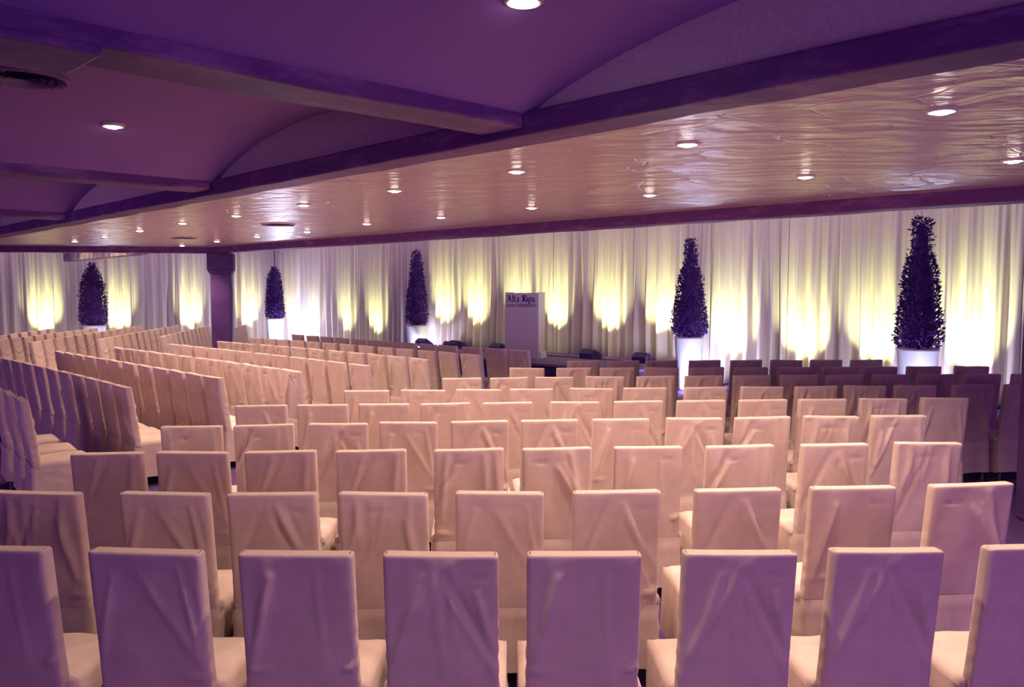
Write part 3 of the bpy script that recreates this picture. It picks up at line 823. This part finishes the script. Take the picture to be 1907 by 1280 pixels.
def make_chair():
    t = thing('banquet_chair', 'chair', 'chair')
    link('backrest', BACKS[0], t); link('seat', SEATS[0.49][0], t); link('skirt', SKIRTS[0.49][0], t)
    for lx, ly in LEGS: link('leg', LEG, t, (lx, ly, 0))
    return t
proto = make_chair(); first = [True]; NCH = [0]
def chair(x, y, yaw, label, group, wide=True, sx=1.0):
    if first[0]: t = proto; first[0] = False
    else:
        t = proto.copy(); COL.objects.link(t)
        for ch in proto.children:
            c = ch.copy(); COL.objects.link(c); c.parent = t
    w = 0.49 if wide else 0.428
    k = 0
    for c in t.children:
        if c.name.startswith('backrest'): c.data = crnd.choice(BACKS)
        elif c.name.startswith('seat'): c.data = crnd.choice(SEATS[w])
        elif c.name.startswith('skirt'): c.data = crnd.choice(SKIRTS[w])
    t.location = (x, y, 0); t.rotation_euler = (0, 0, yaw); t.scale = (sx, 1, 1)
    t['label'] = label; t['group'] = group
    NCH[0] += 1
    return t
def place_row(pts, label, group, axis='X', wide=True, wpx=None, sxf=None, jit=0.0, deg=2, facing=None):
    """pts: (x left, x right, y) of the far top edge of every backrest in the photo, left to right"""
    P = np.array([ray((a+c)/2, y, CH_H) for a, c, y in pts])
    r = np.array([colx((a+c)/2) for a, c, y in pts])
    co = np.polyfit(P[:,0], P[:,1], deg)
    out = []
    for k in range(len(pts)):
        X = P[k,0]
        for _ in range(40):
            Y = np.polyval(co, X); X = 0.5*X + 0.5*r[k]*Y
        sl = np.polyval(np.polyder(co), X)
        out.append((X, float(np.polyval(co, X)), math.atan(sl)))
    return out

CENTRE = [
 [(-130,87,1011),(160,372,1021),(441,655,1028),(714,925,1026),(984,1194,1022),(1275,1487,1019),(1553,1762,1016),(1840,2048,1013)],
 [(-20,142,914),(222,382,913),(424,582,917),(629,794,915),(848,1012,913),(1066,1233,911),(1296,1458,908),(1515,1671,904),(1737,1892,897)],
 [(129,260,842),(290,419,839),(453,585,838),(623,754,837),(807,937,834),(972,1102,832),(1143,1273,830),(1315,1445,828),(1493,1622,825),(1669,1797,822)],
 [(298,407,790),(434,542,791),(573,682,789),(705,812,786),(838,946,783),(969,1077,780),(1103,1210,778),(1241,1347,776),(1369,1475,775),(1498,1604,774),(1625,1730,773)],
 [(437,530,754),(552,645,753),(667,760,751),(782,875,750),(899,991,748),(1025,1117,747),(1143,1237,746),(1261,1353,745),(1377,1469,744),(1488,1580,742),(1603,1693,741),(1716,1809,740)],
 [(640,722,727),(746,828,725),(849,931,724),(948,1031,723.5),(1061,1143,723),(1161,1243,722),(1275,1356,721),(1381,1461,719),(1482,1562,718),(1573,1654,717),(1667,1748,716),(1776,1856,716),(1873,1953,715)],
 [(823,896,703),(912,984,703),(997,1069,702),(1091,1164,701),(1186,1258,700),(1276,1348,699),(1367,1437,698),(1456,1525,697),(1541,1609,697),(1627,1697,697),(1712,1781,697),(1798,1866,696),(1888,1957,695)],
 [(949,1014,685),(1037,1101,685),(1118,1182,684),(1201,1264,684),(1286,1349,684),(1368,1431,684),(1450,1514,683),(1534,1597,683),(1609,1673,682),(1691,1755,682),(1781,1844,682)],
 [(1057,1116,672),(1132,1191,671.5),(1203,1262,671),(1284,1343,671),(1362,1420,670.5),(1437,1495,670),(1512,1569,670),(1587,1644,670)],
]
rownm = ['nearest', 'second', 'third', 'fourth', 'fifth', 'sixth', 'seventh', 'eighth', 'farthest']
dress = 'cream slip-covered chair seen from behind'
for ri, row in enumerate(CENTRE):
    nn_ = len(row)
    res = place_row(row, None, None)
    for k, (x, y, yaw) in enumerate(res):
        near_ = min(math.hypot(x-res[q][0], y-res[q][1]) for q in (k-1, k+1) if 0 <= q < nn_)
        side = f'{ordinal(k)} from the left' if k < nn_/2 else (f'{ordinal(nn_-1-k)} from the right' if k < nn_-1 else 'rightmost')
        if k == 0: side = 'leftmost'
        if k >= nn_/2 and k < nn_-1: side = f'{ordinal(nn_-1-k)} from the right'
        lab = f'cream covered chair, {side} in the {rownm[ri]} row of the centre block'
        chair(x, y, yaw*0.75, lab, f'chairs in the {rownm[ri]} row of the centre block', sx=min(1.0, (near_-0.012)/0.51))

def ends(b):     # boundaries -> (left, right) pairs
    return b
L1 = [(0-20,5,716),(5,27,727),(27,50,738)]
L2b = [(243,720.5),(211,712.5),(185,706.2),(159,699.5),(134,693.5),(109,688),(86,683),(63,677.5),(41,673),(22,669),(4,665.5),(-13,662)]
L3b = [(415,704.6),(381,697.5),(347,692),(317,687),(286,682),(256,677.5),(228,673),(203,669),(180,665.2),(159,661.6),(140,658.4),(121,655.3),(103,652.6)]
def frombounds(b): return [(b[i+1][0]+1, b[i][0]-1, (b[i][1]+b[i+1][1])/2) for i in range(len(b)-1)][::-1]
L4 = [(215,231,647.4),(234,253,649.7),(254.5,276,652.4),(278,300.7,655.4),(304,328,658.8),(332.6,358,661.7),(363,389,666),(390,416,670),(419,448,673.7),(453,484,678.7),(488,521,683.5),(526,562,688.5)]
L5 = [(317.5,336,641),(339,361,643.3),(363.6,386,645.5),(388,413,648.5),(415.6,440,651.2),(443,469,654),(476,503,657.8),(506.5,535,661.3),(541,572,665.3),(575,609,669.2),(612,645,673.5),(652.5,689.4,678)]
L6 = [(406.7,429,635.4),(432,454.5,638.4),(456,479.7,640.2),(484.7,510.7,642.4),(513,539,644.3),(544,571,647),(577,605.5,649.5),(614,644,652.7),(650,682,656.2),(686,720.5,659.5),(722.6,759,664),(763,802,667.2)]
L7 = [(469,489,628.5),(495,514,631),(519,539,632.8),(545,568,634.5),(573,598,636.3),(602,630,638.8),(634.6,663,641),(669,699.6,643.4),(706,736,646.5),(739,774,649.4),(779,816,653),(819,855,656.4),(860,898,659.2)]
L8 = [(546,565,623.5),(572,594,625.3),(599,620,627.2),(626,650,629.5),(656.6,680.7,632),(686,713,634.2),(718.5,743.6,636.2),(750,778,638.3),(784,815,641),(818,855,643.2),(864,898,646),(907,944,649.1),(949,987,651.3)]
LEFT = [L1, frombounds(L2b), frombounds(L3b), L4, L5, L6, L7, L8]
lnm = ['nearest row', 'second row', 'third row', 'fourth row', 'fifth row', 'sixth row', 'seventh row', 'farthest row']
def spread_row(row, deg, dirv=None):
    """centres on the fitted row curve; the measured ends are kept and the seats between spaced evenly, as the row stands"""
    out = place_row(row, None, None, deg=deg)
    return out
for ri, row in enumerate(LEFT):
    out = spread_row(row, 1 if len(row) < 5 else 2)
    # local pitch -> width factor
    for k, (x, y, yaw) in enumerate(out):
        a = out[max(k-1,0)]; c = out[min(k+1,len(out)-1)]
        b_ = out[k]; pitch = min([math.hypot(b_[0]-q_[0], b_[1]-q_[1]) for q_ in (a, c) if q_ is not b_])
        sx = min(1.0, max(0.80, (pitch*0.975-0.008)/0.450))
        q = len(out)-1-k
        side = 'aisle end' if q == 0 else f'{ordinal(q)} from aisle'
        lab = f'cream covered chair, {side} in the {lnm[ri]} of slanting left block'
        chair(x, y, yaw - math.radians(3.5 + crnd.uniform(-1.5,1.5)), lab, f'chairs in the {lnm[ri]} of the slanting block', wide=False, sx=sx)

# far-left block: chairs turned towards the stage, fronts visible
def radial(p0, p1, n, name, off=0, gap_after=None):
    a = Vector(ray(p0[0], p0[1], CH_H)); c = Vector(ray(p1[0], p1[1], CH_H))
    d = c - a; yaw = math.atan2(d.y, d.x) - math.pi   # backrest axis along the row, seat to the right
    pitch = d.length/(n-1)
    sx = min(1.0, max(0.8, (pitch*0.93-0.006)/0.450))
    for k in range(n):
        p = a + d*(k/(n-1))
        side = 'nearest' if k == 0 else ordinal(k)
        chair(p.x, p.y, yaw + math.radians(3 + crnd.uniform(-1.5,1.5)), f'cream covered chair facing right, {side} in the {name}', f'chairs in the {name} of the far-left block', wide=False, sx=sx)
radial((435.5,611.5),(456,606), 4, 'row showing right of the column')
radial((307,626),(388,607), 11, 'row next to the column')
radial((192,631),(330,606), 13, 'second row from the column')
radial((69,636.5),(263,606.5), 13, 'third row from the column')
radial((8,633),(176,611.5), 10, 'fourth row from the column')
radial((6,625),(97,612.5), 6, 'back row by the left drapes')
print('chairs', NCH[0])
